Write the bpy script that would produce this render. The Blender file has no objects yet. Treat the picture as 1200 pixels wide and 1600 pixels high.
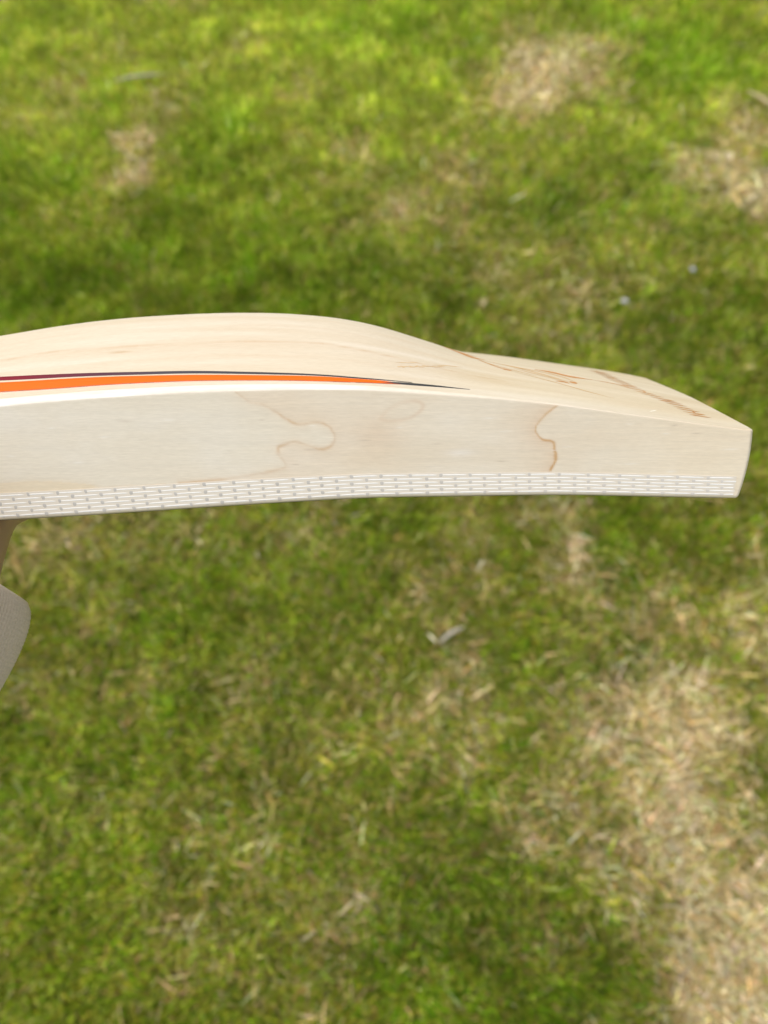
import bpy, bmesh, math, random
import numpy as np
from mathutils import Vector, Matrix, Euler
R = math.radians
random.seed(4); rng = np.random.default_rng(11)
sc = bpy.context.scene
# ------------------------------------------------------------------ camera
CAM_H, PITCH = 1.30, 60.0
cd = bpy.data.cameras.new('camera'); cam = bpy.data.objects.new('camera', cd); sc.collection.objects.link(cam)
cam.location = (0, 0, CAM_H); cam.rotation_euler = (R(90-PITCH), 0, 0)
cd.sensor_fit = 'HORIZONTAL'; cd.sensor_width = 7.3; cd.lens = 7.3*1202/1200
cd.clip_start = .01; cd.clip_end = 2000
cd.dof.use_dof = True; cd.dof.focus_distance = .285; cd.dof.aperture_fstop = 2.0
sc.camera = cam
# ------------------------------------------------------------------ sky, sun, exposure
SUN_DIR = Vector((-.38, .16, .91)).normalized()
elev = math.asin(SUN_DIR.z); az = math.atan2(SUN_DIR.x, SUN_DIR.y)
w = bpy.data.worlds.new('World'); sc.world = w; w.use_nodes = True
nt = w.node_tree; bg = nt.nodes['Background']; sky = nt.nodes.new('ShaderNodeTexSky')
sky.sky_type = 'NISHITA'; sky.sun_disc = False; sky.sun_elevation = elev; sky.sun_rotation = az
sky.air_density = 1.0; sky.dust_density = 2.5; sky.ozone_density = 1.0
hs = nt.nodes.new('ShaderNodeHueSaturation'); hs.inputs['Saturation'].default_value = .40   # thin high cloud greys the blue
nt.links.new(sky.outputs[0], hs.inputs['Color']); nt.links.new(hs.outputs[0], bg.inputs[0]); bg.inputs[1].default_value = .15
sd = bpy.data.lights.new('sun', 'SUN'); sun = bpy.data.objects.new('sun', sd); sc.collection.objects.link(sun)
sd.energy = 1.0; sd.angle = R(12); sd.color = (1, .955, .88)
sun.rotation_euler = SUN_DIR.to_track_quat('Z', 'Y').to_euler()
sc.view_settings.view_transform = 'Standard'; sc.view_settings.look = 'None'
sc.view_settings.exposure = 0.75; sc.view_settings.gamma = 1.0
# ------------------------------------------------------------------ helpers
def link(o, parent=None):
    sc.collection.objects.link(o)
    if parent: o.parent = parent
    return o
def mesh_np(name, V, F, mat=None, parent=None, smooth=True, col=None):
    """V (n,3), F (m,k) arrays -> one mesh object; col = (n,3) linear colours per point"""
    V = np.asarray(V, np.float32); F = np.asarray(F, np.int32)
    me = bpy.data.meshes.new(name); n, (m, k) = len(V), F.shape
    me.vertices.add(n); me.vertices.foreach_set('co', V.ravel())
    me.loops.add(m*k); me.loops.foreach_set('vertex_index', F.ravel())
    me.polygons.add(m); me.polygons.foreach_set('loop_start', np.arange(0, m*k, k, dtype=np.int32))
    me.polygons.foreach_set('loop_total', np.full(m, k, np.int32))
    me.update(calc_edges=True); me.validate()
    me.polygons.foreach_set('use_smooth', np.full(len(me.polygons), smooth))
    if col is not None:
        a = me.color_attributes.new('col', 'FLOAT_COLOR', 'POINT')
        a.data.foreach_set('color', np.c_[col, np.ones(n)].astype(np.float32).ravel())
    if mat: me.materials.append(mat)
    return link(bpy.data.objects.new(name, me), parent)
def tag(o, label=None, cat=None, group=None, kind=None):
    if label: o['label'] = label
    if cat: o['category'] = cat
    if group: o['group'] = group
    if kind: o['kind'] = kind
    return o
def grid_faces(n, m, close=False):
    i = np.arange(n-1)[:,None]; j = np.arange(m if close else m-1)[None,:]; j2 = (j+1) % m
    return np.stack([i*m+j, (i+1)*m+j, (i+1)*m+j2, i*m+j2], -1).reshape(-1, 4)
def mat(name, col=(.5,.5,.5), rough=.6, spec=.4):
    m = bpy.data.materials.new(name); m.use_nodes = True
    b = m.node_tree.nodes['Principled BSDF']
    b.inputs['Base Color'].default_value = (*col, 1); b.inputs['Roughness'].default_value = rough
    b.inputs['Specular IOR Level'].default_value = spec
    return m, m.node_tree, b
def node(nt, t, **kw):
    n = nt.nodes.new(t)
    for k, v in kw.items():
        if k in n.inputs: n.inputs[k].default_value = v
        else: setattr(n, k, v)
    return n
class VNoise:
    """tileable value noise on a random lattice, for clumps and patches"""
    def __init__(s, seed): s.g = np.random.default_rng(seed).random((256,256))
    def __call__(s, x, y):
        xi = np.floor(x).astype(int); yi = np.floor(y).astype(int); fx = x-xi; fy = y-yi
        fx = fx*fx*(3-2*fx); fy = fy*fy*(3-2*fy); g = s.g
        a = g[xi%256, yi%256]; b = g[(xi+1)%256, yi%256]; c = g[xi%256, (yi+1)%256]; d = g[(xi+1)%256, (yi+1)%256]
        return (a*(1-fx)+b*fx)*(1-fy)+(c*(1-fx)+d*fx)*fy
def fbm(n, x, y, oct=4):
    t = 0; a = .5; tot = 0
    for k in range(oct):
        t = t+a*n(x*2**k+k*17.3, y*2**k-k*9.1); tot += a; a *= .55
    return t/tot
# ------------------------------------------------------------------ lawn colours: where it is dry, lush or lime on the ground (metres)
DRY = [(.489,2.271,.17,1.1),(.436,2.113,.14,1.1),(.556,2.207,.12,.8),(.894,1.80,.13,.9),(.953,1.70,.14,1.0),(.993,1.94,.12,.7),(-.632,1.855,.06,.8),(-.672,1.737,.07,.8),
 (-.086,1.869,.06,.6),(.273,1.40,.09,.4),(.032,1.626,.12,.4),(.168,1.776,.12,.4),(.317,.68,.05,.7),(.31,.613,.04,.7),(.474,.34,.12,.9),(.48,.217,.11,1.05),(.533,.079,.15,1.2),
 (.538,-.021,.13,1.2),(.42,.267,.10,1.0),(.46,.14,.10,1.0),(.153,.383,.09,.65),(-.039,.07,.08,.5),(-.197,.383,.07,.4),(.303,.179,.08,.65),(.217,.123,.07,.5),(-.281,.003,.08,.35),
 (-.16,.701,.1,.35),(-.625,.694,.12,.35),(-.914,2.144,.09,.5),(.443,.549,.08,.5),(.105,.267,.09,.45),(.62,.0,.14,.9),(.08,.55,.06,.35),(.66,.45,.1,.5),(.45,1.45,.40,.2),(.10,1.62,.25,.2),(.0,.30,.3,.12),(-.45,.75,.2,.2)]
LUSH = [(.853,2.304,.20,1.),(.703,2.441,.15,.7),(.039,2.477,.16,.7),(.194,2.406,.12,.7),(-.471,1.938,.12,.6),(.417,1.602,.10,.7),(-.611,1.421,.16,.5),(-.183,1.421,.2,.5),
 (-.801,1.316,.13,.6),(.423,.653,.10,.7),(.116,.079,.06,.9),(.317,-.013,.05,.9),(-.563,.257,.10,.8),(-.143,.613,.12,.5),(-.349,.549,.14,.5),(.39,.429,.06,.8),(.69,1.62,.1,.5),(.6,1.25,.15,.4)]
LIME = [(.037,2.175,.15,1.),(-.074,2.207,.17,.9),(-.993,1.938,.16,.9),(-.991,2.513,.2,.7),(-.399,2.549,.2,.7),(-.45,2.25,.25,.5),(-.3,2.1,.25,.5)]
def blobs(L, x, y, jx, jy):
    t = np.zeros_like(x)
    for bx, by, r, a in L:
        t = np.maximum(t, a*np.exp(-(((x+jx-bx)**2+(y+jy-by)**2)/(r*r))))
    return t
N1, N2, N3, N4, N5 = (VNoise(s) for s in (1, 2, 3, 4, 5))
def lawn(x, y):
    jx = (fbm(N1, x*9, y*9, 3)-.5)*.22; jy = (fbm(N2, x*9, y*9, 3)-.5)*.22
    n = fbm(N3, x*5, y*5, 5); m = fbm(N4, x*22, y*22, 3)
    dry = np.clip(blobs(DRY, x, y, jx, jy)*(.45+1.1*m)+np.clip((n-.55)*2.2, 0, .5)*m, 0, 1)
    lush = np.clip(blobs(LUSH, x, y, jx, jy)*(.55+.9*m)+np.clip((.45-n)*2., 0, .5), 0, 1)
    lime = np.clip(blobs(LIME, x, y, jx, jy)*(.6+.7*m), 0, 1)
    return dry, lush, lime
# ---- bat shape, millimetres in the bat's own frame: u along the blade (toe +), v across (away), w from face to back
W = 108.0
UG = np.arange(-440.0, 131.01, 0.5)
def prof(pts, sm=12.0):
    p = np.array(pts, float)
    y = np.interp(UG, p[:,0], p[:,1])
    n = int(3*sm/0.5); k = np.exp(-0.5*(np.arange(-n, n+1)*0.5/sm)**2); k /= k.sum()
    yl = 2*y[0]-y[1:n+1][::-1]; yr = 2*y[-1]-y[-n-1:-1][::-1]
    ys = np.convolve(np.concatenate([yl, y, yr]), k, 'valid')
    return lambda u: np.interp(u, UG, ys)
fB = prof([(-440,-12),(-360,-15.5),(-280,-15.5),(-200,-12.3),(-141,-8.9),(-123,-7.8),(-106,-6.8),(-88,-5.5),(-70,-4.2),(-47,-2.6),(-23,-1.1),(-9,-.2),(23,.4),(65,1.0),(93,.4),(116,-.1),(131,-.4)], 9)
fT = prof([(-440,6),(-360,12),(-280,19),(-200,26.5),(-134,33.5),(-117,35.1),(-100,36.5),(-83,37.5),(-67,38.4),(-44,39.1),(-27,39.5),(-4,39.3),(13,38),(36,36.6),(62,34),(84,30.9),(97,29.2),(113,26.9),(131,24.8)], 7)
fR = prof([(-440,22),(-360,20),(-280,17),(-200,18.5),(-156,20.0),(-136,21.2),(-117,21.9),(-97,22.1),(-77,22),(-57,21.6),(-41,20.9),(-18,18.7),(-5,16.4),(5,14.2),(21,10.2),(30,7.6),(40,5.8),(60,4.4),(93,3.2),(131,1.4)], 5)   # ridge above edge
fr = prof([(-440,5),(-141,5.5),(-60,4.8),(0,3.2),(40,2.0),(80,1.0),(131,.7)], 6)     # width of the rounded shoulder
fh = prof([(-440,2),(-141,2.3),(-60,2.0),(0,1.4),(40,.8),(80,.45),(131,.35)], 6)
def ridge_shape(x):
    c = .22
    return 1-(np.sqrt(x*x+c*c)-c)/(np.sqrt(1+c*c)-c)
def back(u, v):
    d = np.minimum(v, W-v); d = np.clip(d, 0, None)
    r = fr(u); h = fh(u); q = np.clip(1-d/r, 0, 1)
    rise = h*np.sqrt(np.clip(1-q*q, 0, 1))
    x = np.clip((np.abs(v-W/2)-0)/(W/2-r), 0, 1)
    return fT(u)+rise+(fR(u)-h)*ridge_shape(x)
def face(u, v):
    d = np.clip(np.minimum(v, W-v), 0, 1.4); q = 1-d/1.4
    return fB(u)+1.2*(1-np.sqrt(np.clip(1-q*q,0,1)))-1.0*(1-((v-W/2)/(W/2))**2)
# ------------------------------------------------------------------ ground
def vcol_mat(name, rough, spec, transl=0, bump=0):
    m, t, b = mat(name, rough=rough, spec=spec)
    a = node(t, 'ShaderNodeVertexColor', layer_name='col'); t.links.new(a.outputs[0], b.inputs['Base Color'])
    if transl:
        tr = node(t, 'ShaderNodeBsdfTranslucent'); t.links.new(a.outputs[0], tr.inputs[0])
        mx = node(t, 'ShaderNodeMixShader'); mx.inputs[0].default_value = transl
        t.links.new(b.outputs[0], mx.inputs[1]); t.links.new(tr.outputs[0], mx.inputs[2])
        t.links.new(mx.outputs[0], t.nodes['Material Output'].inputs[0])
    if bump:
        n = node(t, 'ShaderNodeTexNoise', Scale=90., Detail=6.); tc = node(t, 'ShaderNodeTexCoord')
        t.links.new(tc.outputs['Object'], n.inputs['Vector'])
        bp = node(t, 'ShaderNodeBump', Strength=bump, Distance=.01); t.links.new(n.outputs[0], bp.inputs['Height']); t.links.new(bp.outputs[0], b.inputs['Normal'])
        mul = node(t, 'ShaderNodeMix', data_type='RGBA', blend_type='MULTIPLY'); mul.inputs[0].default_value = .8
        rp = node(t, 'ShaderNodeValToRGB'); rp.color_ramp.elements[0].position = .3; rp.color_ramp.elements[0].color = (.45,.45,.4,1); rp.color_ramp.elements[1].position = .7
        rp.color_ramp.elements[1].color = (1.2,1.15,1.0,1)
        t.links.new(n.outputs[0], rp.inputs[0]); t.links.new(a.outputs[0], mul.inputs[6]); t.links.new(rp.outputs[0], mul.inputs[7]); t.links.new(mul.outputs[2], b.inputs['Base Color'])
    return m
def axis(lo, hi, step, far):
    a = np.arange(lo, hi+1e-6, step); out = [hi]; s = step
    while out[-1] < far: s *= 1.6; out.append(out[-1]+s)
    out = np.array(out[1:])
    return np.concatenate([-(out[::-1]-hi)+lo, a, out])
gx = axis(-1.9, 1.9, .02, 150); gy = axis(-.6, 3.6, .02, 150)
X, Y = np.meshgrid(gx, gy, indexing='ij'); x = X.ravel(); y = Y.ravel()
near = ((np.abs(x) < 2.5) & (y > -1.2) & (y < 4.5)).astype(float)
dry, lush, lime = lawn(x, y)
z = near*(fbm(N5, x*6, y*6, 3)-.5)*.03
col = np.array([.125,.155,.018])[None]*np.ones((len(x),1))
col = col*(1-dry[:,None])+np.array([.42,.31,.17])*dry[:,None]
col = col*(1-.5*lush[:,None])+np.array([.05,.09,.012])*.5*lush[:,None]
def gz(x, y): return (fbm(N5, x*6, y*6, 3)-.5)*.03
tag(mesh_np('ground', np.c_[x, y, z], grid_faces(len(gx), len(gy)), vcol_mat('turf_soil', .95, .1, bump=.6), col=col), kind='structure')
# ------------------------------------------------------------------ grass blades
PAL = dict(green=(.245,.345,.014), deep=(.125,.24,.008), lime=(.44,.475,.072), olive=(.355,.335,.034), straw=(.58,.46,.20), tan=(.38,.255,.10), pale=(.74,.64,.40))
def blades(name, x, y, L, wd, lean0, lean1, phi, col, matl, seg=3, z0=-.002):
    n = len(x); s = np.linspace(0, 1, seg+1)
    th = lean0[:,None]+(lean1-lean0)[:,None]*s[None,:-1]+.0
    d = (L/seg)[:,None]
    h = np.concatenate([np.zeros((n,1)), np.cumsum(np.sin(th)*d, 1)], 1); v = np.concatenate([np.zeros((n,1)), np.cumsum(np.cos(th)*d, 1)], 1)
    px = x[:,None]+h*np.cos(phi)[:,None]; py = y[:,None]+h*np.sin(phi)[:,None]; pz = gz(x, y)[:,None]+z0+v
    tw = phi+np.pi/2+rng.normal(0, .5, n)
    sx, sy = np.cos(tw)[:,None], np.sin(tw)[:,None]; sz = rng.normal(0, .35, n)[:,None]
    hw = wd[:,None]/2*np.array([.75, 1., .75, .0] if seg == 3 else [1., .8, 0.])[None]
    A = np.stack([px-sx*hw, py-sy*hw, pz-sz*hw], -1)[:, :-1]; B = np.stack([px+sx*hw, py+sy*hw, pz+sz*hw], -1)[:, :-1]
    T = np.stack([px[:,-1:], py[:,-1:], pz[:,-1:]], -1)
    V = np.concatenate([A, B, T], 1); k = 2*seg+1
    tri = []
    for i in range(seg-1):
        tri += [(i, seg+i, seg+i+1), (i, seg+i+1, i+1)]
    tri.append((seg-1, 2*seg-1, 2*seg))
    F = (np.arange(n)*k)[:,None,None]+np.array(tri)[None]
    return mesh_np(name, V.reshape(-1,3), F.reshape(-1,3), matl, col=np.repeat(col, k, 0))
def scatter(n, y0, y1, half0, half1, bias):
    y = y0+(y1-y0)*rng.random(n)**bias; hw = half0+(half1-half0)*(y-y0)/(y1-y0)
    return (rng.random(n)*2-1)*hw, y
def pick(P, names):
    """P (n,k) weights -> colours with per-blade jitter"""
    c = np.cumsum(P/P.sum(1, keepdims=True), 1); i = (rng.random(len(P))[:,None] > c).sum(1).clip(0, len(names)-1)
    C = np.array([PAL[k] for k in names])[i]
    return C*np.exp(rng.normal(0, .36, (len(P),1)))*np.exp(rng.normal(0, .08, (len(P),3)))
mg = vcol_mat('grass_blade', .6, .12, transl=.32); ms = vcol_mat('dry_blade', .7, .12, transl=.2)
def grass(name, n, y0, y1, h0, h1, bias, wscale):
    x, y = scatter(int(n*1.0), y0, y1, h0, h1, bias)
    dry, lush, lime = lawn(x, y)
    keep = rng.random(len(x)) > dry*.75; x, y, dry, lush, lime = (a[keep] for a in (x, y, dry, lush, lime))
    cl = fbm(N1, x*28, y*28, 2); cl2 = fbm(N2, x*28+40, y*28, 2); n = len(x)
    phi = cl2*9+rng.normal(0, .9, n)
    L = (.014+.015*rng.random(n)+.014*cl)*(1-.35*dry)*(1+.25*lush)
    l0 = rng.normal(.25, .25, n).clip(0, 1.2); l1 = l0+rng.normal(.9, .4, n)
    tone = fbm(N5, x*16+7, y*16+3, 3)
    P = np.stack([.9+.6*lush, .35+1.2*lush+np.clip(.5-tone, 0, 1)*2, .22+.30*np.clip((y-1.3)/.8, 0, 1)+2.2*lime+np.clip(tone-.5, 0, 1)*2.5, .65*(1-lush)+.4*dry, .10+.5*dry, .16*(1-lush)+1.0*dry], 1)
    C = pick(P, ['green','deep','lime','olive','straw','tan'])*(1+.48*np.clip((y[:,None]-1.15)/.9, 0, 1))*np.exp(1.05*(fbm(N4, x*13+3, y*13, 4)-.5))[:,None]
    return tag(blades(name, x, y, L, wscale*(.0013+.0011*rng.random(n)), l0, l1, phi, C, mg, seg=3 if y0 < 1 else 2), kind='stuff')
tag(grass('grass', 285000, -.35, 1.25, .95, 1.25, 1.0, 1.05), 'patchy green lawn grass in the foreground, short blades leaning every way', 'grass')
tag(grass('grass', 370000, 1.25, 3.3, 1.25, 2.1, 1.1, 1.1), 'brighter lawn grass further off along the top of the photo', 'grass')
def outer(n):
    global scatter
    keep = scatter
    def side(n_, y0, y1, h0, h1, bias):
        y = y0+(y1-y0)*rng.random(n_); hw = np.interp(y, [-.8,-.35,1.25,3.3], [0,.95,1.25,2.1]); hw[(y < -.35) | (y > 3.3)] = 0
        return np.where(rng.random(n_) < .5, -1, 1)*(hw+(2.7-hw)*rng.random(n_)), y
    scatter = side; o = grass('grass', n, -.9, 4.0, 1, 1, 1, 2.6); scatter = keep
    return o
tag(outer(90000), 'lawn grass carrying on past both sides of the photo', 'grass')
def straw(name, n, y0, y1, h0, h1, wscale):
    x, y = scatter(n*3, y0, y1, h0, h1, 1.0); dry, lush, lime = lawn(x, y)
    keep = rng.random(len(x)) < (.018+1.05*dry)*(1-.5*lush); x, y, dry = x[keep], y[keep], dry[keep]; n = len(x)
    phi = rng.random(n)*2*np.pi
    L = .02+.035*rng.random(n)**2; l0 = rng.normal(1.15, .2, n).clip(.5, 1.5); l1 = l0+rng.normal(.35, .25, n)
    C = pick(np.stack([np.ones(n), .9-.5*dry, .08+.92*dry, .5-.45*dry], 1), ['straw','tan','pale','olive'])
    o = blades(name, x, y, L, wscale*(.0013+.0011*rng.random(n)), l0, l1, phi, C, ms, z0=.003)
    return tag(o, kind='stuff')
tag(straw('dry_straw', 60000, -.35, 1.25, .95, 1.25, 1.1), 'dead straw coloured grass lying flat among the near green blades', 'dry grass')
tag(straw('dry_straw', 60000, 1.25, 3.3, 1.25, 2.1, 1.5), 'dead straw coloured grass in the bare patches further up the lawn', 'dry grass')
# ------------------------------------------------------------------ litter on the lawn
def lathe_bar(name, pts, rad, material, parent=None, n=8):
    pts = [Vector(p) for p in pts]; V = []
    for i, p in enumerate(pts):
        d = (pts[min(i+1, len(pts)-1)]-pts[max(i-1, 0)]).normalized(); a = d.cross(Vector((0,0,1))).normalized(); b = a.cross(d)
        for k in range(n):
            t = 2*math.pi*k/n; V.append(p+(a*math.cos(t)+b*math.sin(t)*.8)*rad[i])
    o = mesh_np(name, [tuple(v) for v in V], grid_faces(len(pts), n, True), material, parent)
    return o
def bark(name, c):
    m, t, b = mat(name, c, .8, .2); n = node(t, 'ShaderNodeTexNoise', Scale=120., Detail=4.)
    rp = node(t, 'ShaderNodeValToRGB'); rp.color_ramp.elements[0].color = (*[k*.7 for k in c], 1); rp.color_ramp.elements[1].color = (*[min(1, k*1.2) for k in c], 1)
    t.links.new(n.outputs[0], rp.inputs[0]); t.links.new(rp.outputs[0], b.inputs['Base Color']); return m
mtw = bark('weathered_twig', (.36,.32,.24)); mst = bark('dead_stem', (.42,.34,.18)); mlf = bark('bleached_leaf', (.62,.52,.34)); mpb = bark('pale_stone', (.50,.48,.46))
tag(lathe_bar('twig', [(-.77,2.16,.014),(-.73,2.172,.019),(-.68,2.185,.018),(-.62,2.199,.012)], [.003,.0045,.0045,.0025], mtw), 'pale grey twig lying in the grass at the top left', 'twig')
tag(lathe_bar('dried_stalk', [(1.015,2.09,.03),(1.04,2.05,.034),(1.09,1.98,.032),(1.13,1.93,.026)], [.003,.006,.007,.004], mst), 'long straw coloured stem lying in the grass at the top right edge', 'stalk')
tag(lathe_bar('twig', [(.098,.477,.016),(.112,.488,.021),(.128,.499,.02),(.142,.506,.013)], [.002,.0042,.004,.002], mtw), 'short pale twig in the grass below the middle of the bat', 'twig')
def pebble(x, y, r, m, sq=.6):
    bm = bmesh.new(); bmesh.ops.create_icosphere(bm, subdivisions=2, radius=r)
    for v in bm.verts:
        k = 1+.25*math.sin(v.co.x/r*2.1+x*9)+.15*math.cos(v.co.y/r*3+y*7); v.co = Vector((v.co.x*k, v.co.y*k*.8, v.co.z*sq))
    me = bpy.data.meshes.new('pebble'); bm.to_mesh(me); bm.free(); me.materials.append(m); me.polygons.foreach_set('use_smooth', [True]*len(me.polygons))
    o = link(bpy.data.objects.new('pebble', me)); o.location = (x, y, .020); return o
tag(pebble(.549,1.296,.0085,mpb), 'small whitish fleck like a pebble in the grass just above the bat toe', 'pebble')
tag(pebble(.724,1.397,.0065,bark('bluish_stone', (.42,.43,.48))), 'tiny bluish grey fleck like a pebble in grass at the right, above the toe', 'pebble')
def leaf(x, y, L, wd, rz, m):
    n, k = 9, 5; V = []
    for i in range(n):
        t = i/(n-1); ww = wd*math.sin(math.pi*min(1, t*.93+.05))**.8
        for j in range(k):
            s = j/(k-1)*2-1; V.append(((t-.5)*L, s*ww/2, .25*wd*s*s+.12*L*(t-.5)**2*2))
    o = mesh_np('dry_leaf', V, grid_faces(n, k), m); o.location = (x, y, .033); o.rotation_euler = (.2, .1, rz); return o
tag(leaf(.893,1.797,.028,.02,.9,mlf), 'cream bleached leaf on the brown patch near the right edge', 'dead leaf')
tag(leaf(.223,1.276,.024,.013,1.3,mst), 'small pale curled leaf just behind the slope of the bat back', 'dead leaf')
# ------------------------------------------------------------------ cricket bat
bat = link(bpy.data.objects.new('cricket_bat', None)); bat.empty_display_size = .1
tag(bat, 'bare pale willow cricket bat held sideways, orange and black stripe along its back', 'cricket bat')
D, EA = .280, R(20)
cr = Euler(cam.rotation_euler).to_matrix()
o_cam = Vector((0, -(778-800)/1202*D, -D))
bat.location = Vector(cam.location)+cr @ o_cam
# v axis in camera space (x right, y up, z back): (0, sin, -cos); w axis: (0, cos, sin)
bat.rotation_euler = (cr @ Matrix(((1,0,0),(0,math.sin(EA),math.cos(EA)),(0,-math.cos(EA),math.sin(EA)))).to_3x3()).to_euler()
MM = .001
def spl(P, n=24):
    """smooth curve through control points (Catmull-Rom) -> array"""
    P = np.array(P, float); Q = np.vstack([2*P[0]-P[1], P, 2*P[-1]-P[-2]]); out = []
    for i in range(1, len(Q)-2):
        t = np.linspace(0, 1, n, endpoint=False)[:,None]; a, b, c, d = Q[i-1:i+3]
        out.append(.5*((2*b)+(c-a)*t+(2*a-5*b+4*c-d)*t*t+(3*b-a-3*c+d)*t**3))
    return np.vstack(out+[P[-1:]])
def dist(px, py, C):
    """distance from points to a polyline"""
    d = np.full(px.shape, 1e9)
    for a, b in zip(C[:-1], C[1:]):
        ab = b-a; l = (ab@ab)+1e-12; t = np.clip(((px-a[0])*ab[0]+(py-a[1])*ab[1])/l, 0, 1)
        d = np.minimum(d, np.hypot(px-a[0]-t*ab[0], py-a[1]-t*ab[1]))
    return d
def inside(px, py, C):
    c = np.zeros(px.shape, bool); x1, y1 = C[-1]
    for x2, y2 in C:
        k = ((y2 > py) != (y1 > py)) & (px < (x1-x2)*(py-y2)/((y1-y2)+1e-12)+x2); c ^= k; x1, y1 = x2, y2
    return c
def ublade():
    return np.concatenate([np.arange(-430, -150, 5.), np.arange(-150, 130.01, .5)])
UU = ublade()
te = np.linspace(0, 1, 92)            # up the near edge
bs = np.linspace(0, 1, 22, endpoint=False)**1.6*7
bk = np.concatenate([bs, np.linspace(7, W-7, 86), W-bs[::-1]])
fc = np.concatenate([np.linspace(0,1,8)[:-1]*1.5, np.linspace(1.5, W-1.5, 24), W-np.linspace(1,0,8)[1:]*1.5])[::-1]
def ring(u):
    ve = np.zeros(len(te)-1)
    b0, t0 = face(u, np.array([0.]))[0], fT(u)
    edge = b0+(t0-b0)*te[:-1]
    far = (b0+(t0-b0)*np.linspace(1, 0, 14))[1:-1]
    f = fc[:-1]
    return np.concatenate([ve, bk, np.full(len(far), W), f]), np.concatenate([edge, back(u, bk), far, face(u, f)])
rings = []
nE, nB = len(te)-1, len(bk)
for u in UU:
    v_, w_ = ring(u); rings.append(np.c_[np.full(len(v_), u), v_, w_])
rings = np.array(rings)
# the toe: bulge the last rows, round the corners in plan, then close it
def toe_shift(u, v, w):
    k = np.clip((u-100)/30, 0, 1)**2
    s = -1.7*((w-16.5)/16.5)**2+.9*(1-((v-54)/54)**2)*.2+.55
    c = np.clip((np.abs(v-54)-47)/7, 0, 1); s = s-5.8*np.clip(v/108, 0, 1)-1.8*c**2*(v > 54)-.8*c**3*(v < 54)
    return k*s
rings[:,:,0] += toe_shift(rings[:,:,0], rings[:,:,1], rings[:,:,2])
last = rings[-1]; cen = np.array([last[:,0].mean()+.5, 54., 13.5]); caps = []
for f_, du in ((.006,.5),(.018,.95),(.04,1.25),(.1,1.4),(.3,1.5),(.6,1.5),(.97,1.5)):
    r_ = last.copy(); r_[:,1:] = last[:,1:]*(1-f_)+cen[1:]*f_; r_[:,0] = 130.0+toe_shift(np.full(len(r_), 130.), r_[:,1], r_[:,2])+du; caps.append(r_)
rings = np.concatenate([rings, np.array(caps)]); nr, nc = rings.shape[:2]
P = rings.reshape(-1, 3)
# colours of the willow: sapwood, warm heart, growth rings and stains
u, v, w_ = P.T
isedge = (v < .02) & (u < 131)
sap = np.array([.69,.585,.435]); col = np.tile(sap, (len(P),1))
nz = fbm(N1, u*.02+5, w_*.35+v*.22, 4); nz2 = fbm(N2, u*.012, w_*.12+v*.1+3, 3)
def mix(c, k): global col; k = np.clip(k, 0, 1)[:,None]; col = col*(1-k)+np.array(c)*k
e_grey = np.array([.70,.63,.50]); warm = np.array([.71,.583,.435]); ST = (.50,.25,.10)
ST1 = spl([(-51.6,38.8),(-47.3,35.7),(-41.3,34.0),(-35.9,30.4),(-31.0,27.2),(-23.6,28.1),(-19.7,26.3),(-17.5,22.9),(-18.8,19.6),(-22.2,18.5),(-26.2,19.4),(-31.2,21.1),(-35.2,20.2),(-37.6,18.8),(-37.1,15.8),(-35.3,12.2),(-39.1,10.5),(-49,8.6),(-59.5,7.1),(-74,5.6)], 5)
ST2 = spl([(60.9,34.6),(60.4,34),(56.8,31),(54,27.3),(53.6,24.8),(55.9,22),(59.9,21.1),(60.8,18),(61.3,14.2),(59.8,10.4)], 5)
ST3 = spl([(-1.2,29.7),(1.8,32.8),(6.5,35.2),(11.3,35.5),(13.4,34),(11.9,31.6),(8.4,29.4),(3,28.5),(-1.2,28.8),(-1.2,29.7)], 5)
ST4 = spl([(-145,5.2),(-138.8,5.6),(-124.8,6.4),(-111,5.6),(-104.3,4.4),(-111.4,2.9),(-125.6,1.5),(-140,0)], 5)
idx = np.where(isedge)[0]; ue, we = u[idx], w_[idx]
jit = (fbm(N3, ue*.22, we*.25, 5)-.5)*2.0; jf = (fbm(N3, ue*.6, we*.6, 3)-.5)*.8; var = np.clip(fbm(N4, ue*.10+9, we*.16, 3)*2.2-.45, .15, 1)
left = inside(ue, we, np.vstack([ST1, [(-160,3),(-160,45),(-52,45)]]))
d1, d3, d4 = (dist(ue+jit, we+jit*.5, s) for s in (ST1, ST3, ST4)); d2 = dist(ue+jf, we+jf*.4, ST2)
k = np.where(left, 0, 1.)
soft = np.where(left, np.exp(-d1/2.2)*.45+.10, .30+.42*np.exp(-d1/12.)*(1-.5*np.exp(-d1/1.5)))
ce = e_grey[None]*(1-soft[:,None])+warm[None]*soft[:,None]
toe = np.clip((ue-72)/35, 0, 1)[:,None]*.8; ce = ce*(1-toe)+np.array([.74,.63,.465])*toe
def em(c, k): global ce; k = np.clip(k, 0, 1)[:,None]; ce = ce*(1-k)+np.array(c)*k
em((.55,.37,.21), np.exp(-(d1/(.3+.4*var))**2)*.62*(.25+.75*var)+np.exp(-d1/2.2)*.15*(~left))
lft2 = ue < np.interp(we, ST2[::-1,1], ST2[::-1,0])
em((.64,.48,.33), np.exp(-d2/6.)*.70*lft2+np.exp(-d2/1.0)*.2); em((.49,.26,.085), np.exp(-(d2/(.24+.22*var))**2)*(.45+.5*var))
em((.60,.42,.27), np.exp(-(d3/.7)**2)*.40*var); em((.68,.56,.40), np.exp(-d4/1.0)*.5); em((.70,.57,.38), inside(ue, we, ST4)*.6)
em((.58,.46,.30), np.exp(-(((ue-20)/22)**2+((we-16)/5)**2))*.28); em((.62,.46,.31), np.exp(-(((ue+2)/9)**2+((we-24)/7)**2))*.45)
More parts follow.
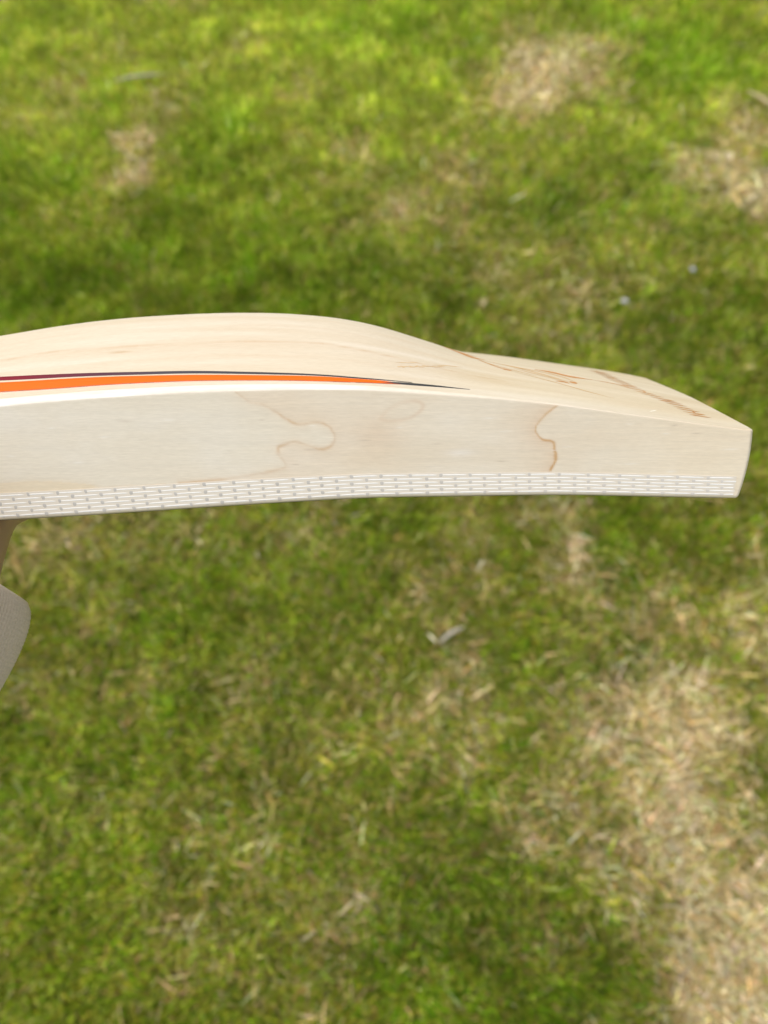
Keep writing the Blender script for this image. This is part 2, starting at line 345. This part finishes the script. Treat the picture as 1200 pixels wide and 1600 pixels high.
em((.76,.70,.62), np.exp(-(((ue-27)/5)**2+((we-17)/1.2)**2))*.6)
blot = fbm(N1, ue*.035+3, we*.07, 4); em((.66,.525,.36), np.clip((blot-.5)*3, 0, 1)*.40*(.25+.75*(~left))); em((.74,.69,.60), np.clip((.46-blot)*3.5, 0, 1)*.30)
sk = fbm(N4, ue*.06+we*.5, we*2.2, 3); ce = ce*(1+.12*(sk-.5))[:,None]
for q in range(26):
    fu, fw = rng.uniform(-140,125), rng.uniform(10,30); em((.80,.76,.69) if q % 3 else (.46,.36,.26), np.exp(-(((ue-fu)/rng.uniform(.8,3))**2+((we-fw-(ue-fu)*.05)/rng.uniform(.15,.3))**2))*.5)
col[idx] = ce
# back: painted sunlit strip by the edge, warmer flank, growth-ring line, bark flecks
isb = (~isedge) & (v > 0) & (w_ > fB(np.clip(u,-440,131))+10)
ib = np.where(isb)[0]; ub, vb = u[ib], v[ib]
ce = np.tile(np.array([.60,.512,.378]), (len(ib),1))
nb = fbm(N1, ub*.018, vb*.30+ub*.004, 4); em((.55,.42,.27), np.clip((nb-.45)*2.2, 0, 1)*.5); em((.69,.61,.50), np.clip((.45-nb)*2.5, 0, 1)*.6)
em((.80,.75,.66), np.clip((fr(ub)*.9-vb)/1.2, 0, 1)*np.clip((50-ub)/70, 0, 1)*np.clip(.55+1.2*(fbm(N2, ub*.05, vb*.5, 3)-.3), 0, 1))  # sun on the rounded bevel, put into the colour as a paler strip
em((.61,.50,.33), np.clip((vb-5)/6, 0, 1)*np.clip((ub-15)/25, 0, 1)*.45)
RG = spl([(-160,27.5),(-145.7,28.86),(-127.6,30.24),(-118.8,29.99),(-96.6,29.24),(-72.2,28.62),(-43.4,29.36),(-24.1,29.24),(-4.8,26.65),(15,24.5),(45,22)], 6)
dr = dist(ub, vb, RG); em((.52,.37,.23), np.exp(-(dr/.45)**2)*.5+np.exp(-np.abs(dr)/3.)*.2*(vb < np.interp(ub, RG[:,0], RG[:,1])))
hb = fbm(N3, ub*.012+vb*.02, vb*.16, 4); em((.50,.37,.20), np.clip((hb-.5)*3, 0, 1)*np.clip((ub-10)/30, 0, 1)*.33); em((.72,.65,.52), np.clip((.47-hb)*3, 0, 1)*np.clip((ub-10)/30, 0, 1)*.4)
for off, a in ((-9,.18),(11,.22),(19,.16)):
    em((.55,.40,.25), np.exp(-((vb-np.interp(ub, RG[:,0], RG[:,1])-off-2*(nb-.5))/.7)**2)*a)
em((.45,.30,.16), np.exp(-(((ub+98.5)/4.2)**2+((vb-25.8)/.35)**2))*.7)
col[ib] = ce
# ring end of the toe
it = np.where(u > 130.3)[0]; col[it] = np.array([.70,.61,.47])
mw, t, b = mat('willow', rough=.62, spec=.22)
a = node(t, 'ShaderNodeVertexColor', layer_name='col'); tc = node(t, 'ShaderNodeTexCoord'); mp = node(t, 'ShaderNodeMapping'); mp.inputs['Scale'].default_value = (230, 2200, 2200)
t.links.new(tc.outputs['Object'], mp.inputs['Vector'])
n1 = node(t, 'ShaderNodeTexNoise', Scale=1., Detail=5., Roughness=.65); t.links.new(mp.outputs[0], n1.inputs['Vector'])
rp = node(t, 'ShaderNodeValToRGB'); rp.color_ramp.elements[0].position = .25; rp.color_ramp.elements[0].color = (.91,.895,.87,1); rp.color_ramp.elements[1].position = .75; rp.color_ramp.elements[1].color = (1.05,1.05,1.05,1)
t.links.new(n1.outputs[0], rp.inputs[0])
mx = node(t, 'ShaderNodeMix', data_type='RGBA', blend_type='MULTIPLY'); mx.inputs[0].default_value = 1
t.links.new(a.outputs[0], mx.inputs[6]); t.links.new(rp.outputs[0], mx.inputs[7]); t.links.new(mx.outputs[2], b.inputs['Base Color'])
bp = node(t, 'ShaderNodeBump', Strength=.08, Distance=.0003); t.links.new(n1.outputs[0], bp.inputs['Height']); t.links.new(bp.outputs[0], b.inputs['Normal'])
blade = mesh_np('blade', P*MM, grid_faces(nr, nc, True)[:, ::-1], mw, bat, col=col)
bm = bmesh.new(); bm.from_mesh(blade.data); bm.verts.ensure_lookup_table()
for r0 in (0, nr-1): bm.faces.new([bm.verts[r0*nc+i] for i in range(nc)])
# keep the near edge crisp where it meets the rounded shoulder
bmesh.ops.recalc_face_normals(bm, faces=bm.faces); bm.to_mesh(blade.data); bm.free()
es = np.array([0,0]); 
# handle (outside the frame): cane and grip
hu = [(-428,17),(-440,17.5),(-470,17),(-700,17)]
def tube_u(name, pts, mt, parent, n=20, cv=54, cw=2):
    V = []
    for uu, r in pts:
        for k in range(n):
            q = 2*math.pi*k/n; V.append((uu*MM, (cv+r*math.cos(q))*MM, (cw+r*.9*math.sin(q))*MM))
    return mesh_np(name, V, grid_faces(len(pts), n, True), mt, parent)
tube_u('handle', [(-400,0.1),(-400,16),(-445,16),(-705,15.5),(-705,.1)], mat('cane', (.42,.27,.13))[0], bat)
tube_u('grip', [(-452,16)]+[(-455-i*5, 18.2+.5*(i%2)) for i in range(49)]+[(-702,16)], mat('grip_rubber', (.35,.35,.35), .8)[0], bat)
# ---- printed stripe and engraving: thin skins on the back
def on_back(u, v, lift):
    v = np.asarray(v, float); u = np.asarray(u, float)
    e = .05; n = np.stack([-(back(u+e, v)-back(u-e, v))/(2*e), -(back(u, v+e)-back(u, v-e))/(2*e), np.ones_like(u)], -1); n /= np.linalg.norm(n, axis=-1, keepdims=True)
    return np.stack([u, v, back(u, v)], -1)+n*lift
def skin(name, hi, lo, mt, lift=.10, m=5, col=None, parent=bat):
    H = spl(hi, 14); L_ = np.array([np.interp(H[:,0], np.array(lo)[:,0], np.array(lo)[:,1])]).T
    lo_s = spl(lo, 14); lv = np.interp(H[:,0], lo_s[:,0], lo_s[:,1]); u_ = H[:,0]
    V = []
    for q in np.linspace(0, 1, m): V.append(on_back(u_, lv+(H[:,1]-lv)*q, lift))
    V = np.stack(V, 1); n = len(u_)
    base = np.stack([on_back(u_, lv-.02, -.05)], 1); topp = np.stack([on_back(u_, H[:,1]+.02, -.05)], 1)
    V = np.concatenate([base, V, topp], 1)
    c = None if col is None else np.repeat(col(u_)[:,None,:], m+2, 1).reshape(-1,3)
    return mesh_np(name, V.reshape(-1,3)*MM, grid_faces(n, m+2), mt, parent, col=c)
DH = [(-170,22),(-141.3,18.09),(-128.8,16.73),(-116.6,15.59),(-92.5,13.72),(-69,12.42),(-45.8,10.71),(-22.8,9.08),(-9.1,7.9),(0,7.52),(10,7.42)]
DL = [(-170,19.8),(-141,15.9),(-128.4,14.58),(-116.2,13.72),(-92.3,12.23),(-68.9,11.12),(-45.7,9.62),(-22.7,8.3),(-9.1,7.2),(0,7.02),(10,7.2)]
OH = [(-170,18.3),(-140,14.59),(-127.6,13.46),(-115.6,12.79),(-92,11.49),(-68.6,10.26),(-45.5,8.96),(-22.7,7.88),(-10,7.0),(0,6.55),(6,6.1)]
OL = [(-170,11.5),(-140,9.3),(-126,8.35),(-114,7.85),(-91,7.6),(-68.1,7.15),(-45.2,6.3),(-22.5,5.25),(-10,4.9),(0,5.0),(6,5.5)]
TH = [(-1,5.75),(6,6.5),(12,6.85),(20,6.8),(30.5,6.2)]; TL = [(-1,5.6),(6,5.25),(12,5.35),(20,5.75),(30.5,6.1)]
md = vcol_mat('sticker_dark', .5, .15); mo, t, b = mat('sticker_orange', (.82,.122,.001), .5, .15)
mpk = mat('sticker_margin', (.80,.50,.36), .4, .4)[0]; mbk = mat('sticker_black', (.02,.018,.022), .35, .5)[0]; mor = mat('sticker_outline', (.30,.07,.02), .4, .4)[0]
def dcol(u_):
    A = np.array([(.20,.002,.010),(.18,.003,.014),(.09,.022,.036),(.06,.05,.06),(.055,.05,.055),(.05,.042,.042),(.04,.035,.035)]); k = [-170,-135,-105,-80,-60,-20,10]
    return np.stack([np.interp(u_, k, A[:,i]) for i in range(3)], 1)
skin('dark_stripe', DH, DL, md, .10, col=dcol)
skin('orange_stripe', OH, OL, mo, .10)
skin('orange_outline', [(a_, b_) for a_, b_ in OL], [(a_, b_-.30) for a_, b_ in OL], mor, .11, 2)
skin('pink_margin', [(a_, b_-.30) for a_, b_ in OL[:-2]], [(a_, b_-1.3*np.clip((10-a_)/150, .25, 1)) for a_, b_ in OL[:-2]], mpk, .08, 2)
skin('black_tip', TH, TL, mbk, .13)
meng, t, b = mat('burnt_engraving', (.55,.27,.10), .8, .1)
n = node(t, 'ShaderNodeTexNoise', Scale=900., Detail=3.); rp = node(t, 'ShaderNodeValToRGB'); rp.color_ramp.elements[0].color = (.42,.18,.06,1); rp.color_ramp.elements[1].color = (.56,.31,.13,1)
tc = node(t, 'ShaderNodeTexCoord'); t.links.new(tc.outputs['Object'], n.inputs['Vector']); t.links.new(n.outputs[0], rp.inputs[0]); t.links.new(rp.outputs[0], b.inputs['Base Color'])
meng2 = mat('faint_engraving', (.54,.34,.16), .8, .1)[0]
def strokes(name, S, mt, lift=.05):
    """S = list of (control points (u,v), width) -> one mesh of tapering strokes lying on the back"""
    V = []; F = []
    for pts, wd in S:
        wd = wd*1.25
        C = spl(pts, 10); dC = np.gradient(C, axis=0); dC /= np.linalg.norm(dC, axis=1, keepdims=True)+1e-9
        nn = np.c_[-dC[:,1], dC[:,0]]; tt = np.linspace(0, 1, len(C)); hw = (wd/2*np.clip(4*np.minimum(tt, 1-tt), .25, 1))[:,None]
        A = C-nn*hw; B = C+nn*hw; o0 = len(V)
        VV = np.stack([on_back(A[:,0], A[:,1], lift), on_back(C[:,0], C[:,1], lift), on_back(B[:,0], B[:,1], lift)], 1).reshape(-1,3)
        V.extend(VV.tolist()); F.extend((grid_faces(len(C), 3)+o0).tolist())
    return mesh_np(name, np.array(V)*MM, F, mt, bat)
emb = [([(22,62),(26.5,58),(31.4,53.5),(35.8,50.5),(41,51.5)], 2.6),([(26,59.5),(32,55.5),(38,53.5)], 1.2),([(36,51.2),(41.5,45),(46.8,40.5),(50.6,39.9)], .7),([(46.4,40.6),(48.5,39.8),(50.6,39.2)], 1.5),
 ([(61.5,50),(69.2,49.7),(75.2,47.5),(85.1,49)], 2.8),([(85.1,49),(94.3,48.6),(101,44.8)], 1.0),([(66.8,34),(70,34.8),(72.2,33.4)], 1.4),([(73.4,37.6),(75.3,35)], 2.6)]
fnt = [([(39.4,49.4),(51.7,47.8),(64.6,46.4),(71.8,43.3),(75.7,37.5)], .9),([(44.2,49.2),(59.1,44.4),(74.8,34.5)], .9),([(50.4,38.8),(66.7,31),(77.6,24.5),(86.3,20.4)], .6),([(52,44),(62,40),(70,36)], .7),([(38,47),(48,42.5),(60,37)],.5)]
strokes('engraved_emblem', emb, meng); strokes('engraved_feather_line', fnt, meng2)
# lettering runs across the width near the toe: letters about 9 mm tall along the blade
rl = random.Random(3); LT = []
vv = 12.5
BASE = [(9,121.5),(14,120.2),(22,118.6),(32,115.2),(39,110.2),(45,106.3),(60,103.2),(86,103.4),(96,103)]
k_ = 0
while vv < 93:
    u0 = float(np.interp(vv, *np.array(BASE).T))-4.5; hgt = 7.6+rl.random()*2.2; x0 = vv; stp = 3.1+rl.random()*1.1
    if not 41.5 < vv < 45:
        LT.append(([(u0-hgt*.5, x0+.1),(u0, x0-.05),(u0+hgt*.5, x0-.1)], .85))
        if k_ % 5 == 0: LT.append(([(u0-hgt*.45, x0+.2),(u0,x0+stp*.5),(u0+hgt*.4, x0+stp-.2)], .45))
        if k_ % 7 == 1: LT.append(([(u0+.4, x0),(u0+.5,x0+stp*.5),(u0+.4, x0+stp)], .6))
    vv += stp; k_ += 1
strokes('engraved_lettering', LT, meng)
strokes('scratch', [([(95.5,7.6),(97.5,9.6),(99.5,11.6)], .5)], mat('scratch_pale', (.80,.74,.62))[0])
# short bark flecks low on the near flank
FL = []
for i in range(22):
    q = i/21; FL.append(([(5+q*16+rl.uniform(-.6,.6), 18.0+q*7.5+rl.uniform(-.8,.8)),(6.2+q*17, 18.6+q*7.6+rl.uniform(-.4,.4))], .28+.25*rl.random()))
FL.append(([(18,25.2),(24,28.2),(30,30.5)], .45)); FL.append(([(4,21.5),(9,23),(13,25)], .3))
strokes('bark_fleck', FL, mat('fleck', (.56,.38,.20), .8, .1)[0])
# ---- woven edge tape: sheet, warp threads along the edge, weft threads across
mtape, t, b = mat('fibre_tape', (.68,.60,.485), .42, .35); mwarp = mat('white_thread', (.82,.785,.72), .4, .3)[0]; mweft = vcol_mat('grey_thread', .5, .3)
tape_h = lambda u_: np.interp(u_, [-160,-139,-104,-69,-41,0,46,92,127], [9.6,9.4,9.1,8.8,8.5,8.1,7.8,7.5,7.4])
ut = np.arange(-160, 127.3, 1.0); wb = face(ut, np.zeros_like(ut))
qs = np.array([0,0,.5,1])
V = np.stack([np.c_[ut, np.full_like(ut, lv), wb+.25+(tape_h(ut)-.25)*q] for q, lv in ((0,.02),(0.,-.10),(.5,-.10),(1,-.10),(1.003,.02))], 1)
mesh_np('edge_tape', V.reshape(-1,3)*MM, grid_faces(len(ut), 5), mtape, bat, smooth=False)
rows = [.07,.235,.40,.565,.73,.90]; PER = 5.35; U0 = -161.0
for r_, q in enumerate(rows):
    uu = np.arange(-159.5, 126.9+.5*math.sin(r_*2.), .35); b0 = face(uu, np.zeros_like(uu)); c = b0+tape_h(uu)*q+.20*(fbm(N2, uu*.08, uu*0+r_*3.1, 2)-.5)
    ph = (uu-U0+r_*.25)/PER+r_; hgt = np.cos(np.pi*ph); lift = .10+.05*np.clip(hgt*2.2+1.85, -1.0, 1)   # up for most of two wefts, down under every second one
    hw = .205+.05*fbm(N1, uu*.3, uu*0+r_*7.7, 2)+.02*np.sin(uu*2.3+r_)
    V = np.stack([np.c_[uu, -(lift-.05), c-hw], np.c_[uu, -lift, c-hw*.6], np.c_[uu, -lift-.015, c], np.c_[uu, -lift, c+hw*.6], np.c_[uu, -(lift-.05), c+hw]], 1)
    mesh_np('warp_thread', V.reshape(-1,3)*MM, grid_faces(len(uu), 5), mwarp, bat)
k = 0
while U0+k*PER < 126:
    uc = U0+k*PER+rl.uniform(-.35,.35)
    if uc > -158:
        qq = np.linspace(.0, .97, 64); b0 = face(uc, np.array([0.]))[0]; th_ = tape_h(uc); w0 = b0+th_*qq
        # up where this weft passes over a warp thread
        s_ = (qq-rows[0])/(rows[1]-rows[0]); par = np.cos(np.pi*(s_+k+1)); lift = .085+.06*np.clip(par*1.6+.10, -.9, 1)
        hw = (.52+.12*np.clip(par, 0, 1))*rl.uniform(.8,1.1); us = uc-.10*s_+.10*np.sin(s_*2.3+k*1.7)
        V = np.stack([np.c_[us-hw, -(lift-.05), w0], np.c_[us-hw*.6, -lift, w0], np.c_[us+hw*.6, -lift, w0], np.c_[us+hw, -(lift-.05), w0]], 1)
        mesh_np('weft_thread', V.reshape(-1,3)*MM, grid_faces(len(w0), 4), mweft, bat, col=np.tile(np.array([.49,.45,.395])+np.array([.12,.105,.09])*min(1,max(0,(uc+40)/150))+rl.uniform(-.02,.02), (len(w0)*4,1)))
    k += 1
# thin facing sheet under the face
uf = np.arange(-160, 126, 2.0); V = np.stack([np.c_[uf, np.full_like(uf, q), face(uf, np.full_like(uf, q))-.12] for q in (.9,2,10,30,54,80,100,107)], 1)
mesh_np('face_sheet', V.reshape(-1,3)*MM, grid_faces(len(uf), 8), mat('facing', (.74,.67,.56), .4, .35)[0], bat)
# ------------------------------------------------------------------ the hand under the bat
cm = lambda X_, Y_, Z_: Vector((X_, -Y_, -Z_))                          # camera axes (right, down, ahead) to Blender camera space
bat_m = Matrix.Translation(bat.location) @ bat.rotation_euler.to_matrix().to_4x4()
person = link(bpy.data.objects.new('person', None)); person.matrix_world = bat_m
tag(person, 'hand and forearm in a beige knitted sleeve holding up the bat from below', 'person')
inv = (cam.rotation_euler.to_matrix().to_4x4()); inv.translation = cam.location; c2b = bat_m.inverted() @ inv
def cb(X_, Y_, Z_): return c2b @ cm(X_, Y_, Z_)
wr = cb(-.1675, .0075, .302); ad = (c2b.to_3x3() @ cm(-.40, .82, -.34)).normalized()
mskin, t, b = mat('skin', (.52,.33,.235), .55, .35); b.inputs['Subsurface Weight'].default_value = .1; b.inputs['Subsurface Radius'].default_value = (.006,.002,.001)
n = node(t, 'ShaderNodeTexNoise', Scale=400., Detail=4.); tc = node(t, 'ShaderNodeTexCoord'); t.links.new(tc.outputs['Object'], n.inputs['Vector'])
bp = node(t, 'ShaderNodeBump', Strength=.15, Distance=.001); t.links.new(n.outputs[0], bp.inputs['Height']); t.links.new(bp.outputs[0], b.inputs['Normal'])
chain = []; 
def addc(pts, rad, root=None):
    ids = []
    for p, r in zip(pts, rad):
        chain.append((Vector(p), r)); ids.append(len(chain)-1)
        e_ = ids[-2] if len(ids) > 1 else root
        if e_ is not None: edges.append((e_, ids[-1]))
    return ids
edges = []
wf = lambda u_, v_: float(face(np.array(u_), np.array(v_)))
pu = wr.x*1000
af = (c2b.to_3x3() @ cm(-.20, .92, -.33)).normalized()
palm = addc([wr+ad*.20, wr+ad*.07+af*.04, wr+af*.042+c2b.to_3x3() @ cm(-.002,0,0), wr, Vector(((pu-18)*MM, .036, (wf(pu,36)-15)*MM)), Vector(((pu-24)*MM, .062, (wf(pu,62)-14)*MM))], [(.036,.032),(.033,.029),(.029,.025),(.0285,.0215),(.0265,.0135),(.035,.0125)])
for i, (du, L_) in enumerate(((30,1.0),(10,1.08),(-11,1.02),(-31,.84))):
    uu = pu-27+du*.9; r_ = .0088-.0006*i
    wv = wf(uu, 95)
    addc([(uu*MM, .080, (wf(uu,80)-11.5)*MM), ((uu+1)*MM, .102, (wv-9.5)*MM), ((uu+1.5)*MM, .1165, (wv+8*L_)*MM), ((uu+1)*MM, .1165, (wv+26*L_)*MM), (uu*MM, .108, (wv+42*L_)*MM)], [(r_+.001,)*2,(r_+.0005,)*2,(r_,)*2,(r_*.95,)*2,(r_*.8,)*2], palm[5])
addc([((pu-42)*MM, .030, (wf(pu,20)-13)*MM), ((pu-70)*MM, .012, (wf(pu,10)-10)*MM), ((pu-70)*MM, -.011, (wf(pu,0)+4)*MM), ((pu-73)*MM, -.0115, (wf(pu,0)+24)*MM)], [(.013,.012),(.0115,.0115),(.010,.010),(.0085,.0085)], palm[4])
me = bpy.data.meshes.new('body'); me.from_pydata([tuple(c[0]) for c in chain], edges, []); me.update()
body = link(bpy.data.objects.new('body', me), person)
body.modifiers.new('skin', 'SKIN'); me.skin_vertices[0].data[palm[3]].use_root = True
for i, (p, r_) in enumerate(chain): me.skin_vertices[0].data[i].radius = r_ if len(r_) == 2 else (r_[0], r_[0])
sub = body.modifiers.new('sub', 'SUBSURF'); sub.levels = 2; sub.render_levels = 2
dg = bpy.context.evaluated_depsgraph_get(); m2 = bpy.data.meshes.new_from_object(body.evaluated_get(dg)); body.modifiers.clear(); body.data = m2; m2.name = 'body'
m2.materials.clear(); m2.materials.append(mskin); m2.polygons.foreach_set('use_smooth', [True]*len(m2.polygons))
# knitted sleeve: ribbed tube along the forearm
sx = ad.cross(Vector((0,0,1))).normalized(); sy = sx.cross(ad).normalized()
S0 = cb(-.1788, .0108, .290)
NS, NA = 232, 1400; V = np.zeros((NS, NA, 3)); A = np.linspace(0, 2*np.pi, NA, endpoint=False); nsx, nsy, nad, s0 = (np.array(q) for q in (sx, sy, ad, S0))
d0 = np.array((c2b.to_3x3() @ cm(.80, .10, -.58)).normalized()); A0 = math.atan2(d0@nsy, d0@nsx); dA = (A-A0+np.pi)%(2*np.pi)-np.pi
seam = .0022*np.exp(-(dA/.022)**2)-.0018*np.exp(-((dA-.045)/.014)**2)-.0018*np.exp(-((dA+.045)/.014)**2)
for i in range(NS):
    if i < 12: s = .020-.018*(i/11); rr = .0400+.0003*i                                   # turned-in lip
    else: s = .002+((i-12)*.00047 if i < 180 else 168*.00047+(i-180)/51*.12); rr = .0450+.0040*(1-math.exp(-s/.0045))+.0035*math.sin(min(1, s/.05)*math.pi/2)+.05*s
    if i > NS-8: rr *= 1-((i-NS+8)/7.)**2*.97                                               # gathered shut at the elbow
    if i in (11, 12): rr = .0440+.0008*(i-11); s = .0005
    wob = .0018*np.sin(3*A+s*40)+.0012*np.sin(5*A-s*70)
    rib = .0020*np.abs(np.cos(65*A))+seam
    st = .00020*np.cos(s*2*math.pi/.0017+np.sign(np.sin(130*A))*1.2)
    r_ = rr+wob+(rib+st)*(1 if i > 10 else .4)
    V[i] = s0+nad*s+(np.cos(A)*r_)[:,None]*nsx+(np.sin(A)*r_)[:,None]*nsy
mk, t, b = mat('beige_knit', (.36,.29,.22), .9, .1); b.inputs['Sheen Weight'].default_value = .25
n = node(t, 'ShaderNodeTexNoise', Scale=1500., Detail=3.); tc = node(t, 'ShaderNodeTexCoord'); t.links.new(tc.outputs['Object'], n.inputs['Vector'])
rp = node(t, 'ShaderNodeValToRGB'); rp.color_ramp.elements[0].color = (.56,.45,.325,1); rp.color_ramp.elements[0].position = .3; rp.color_ramp.elements[1].color = (.66,.535,.395,1); rp.color_ramp.elements[1].position = .7
t.links.new(n.outputs[0], rp.inputs[0]); t.links.new(rp.outputs[0], b.inputs['Base Color'])
mesh_np('sleeve', V.reshape(-1,3), grid_faces(NS, NA, True), mk, person)
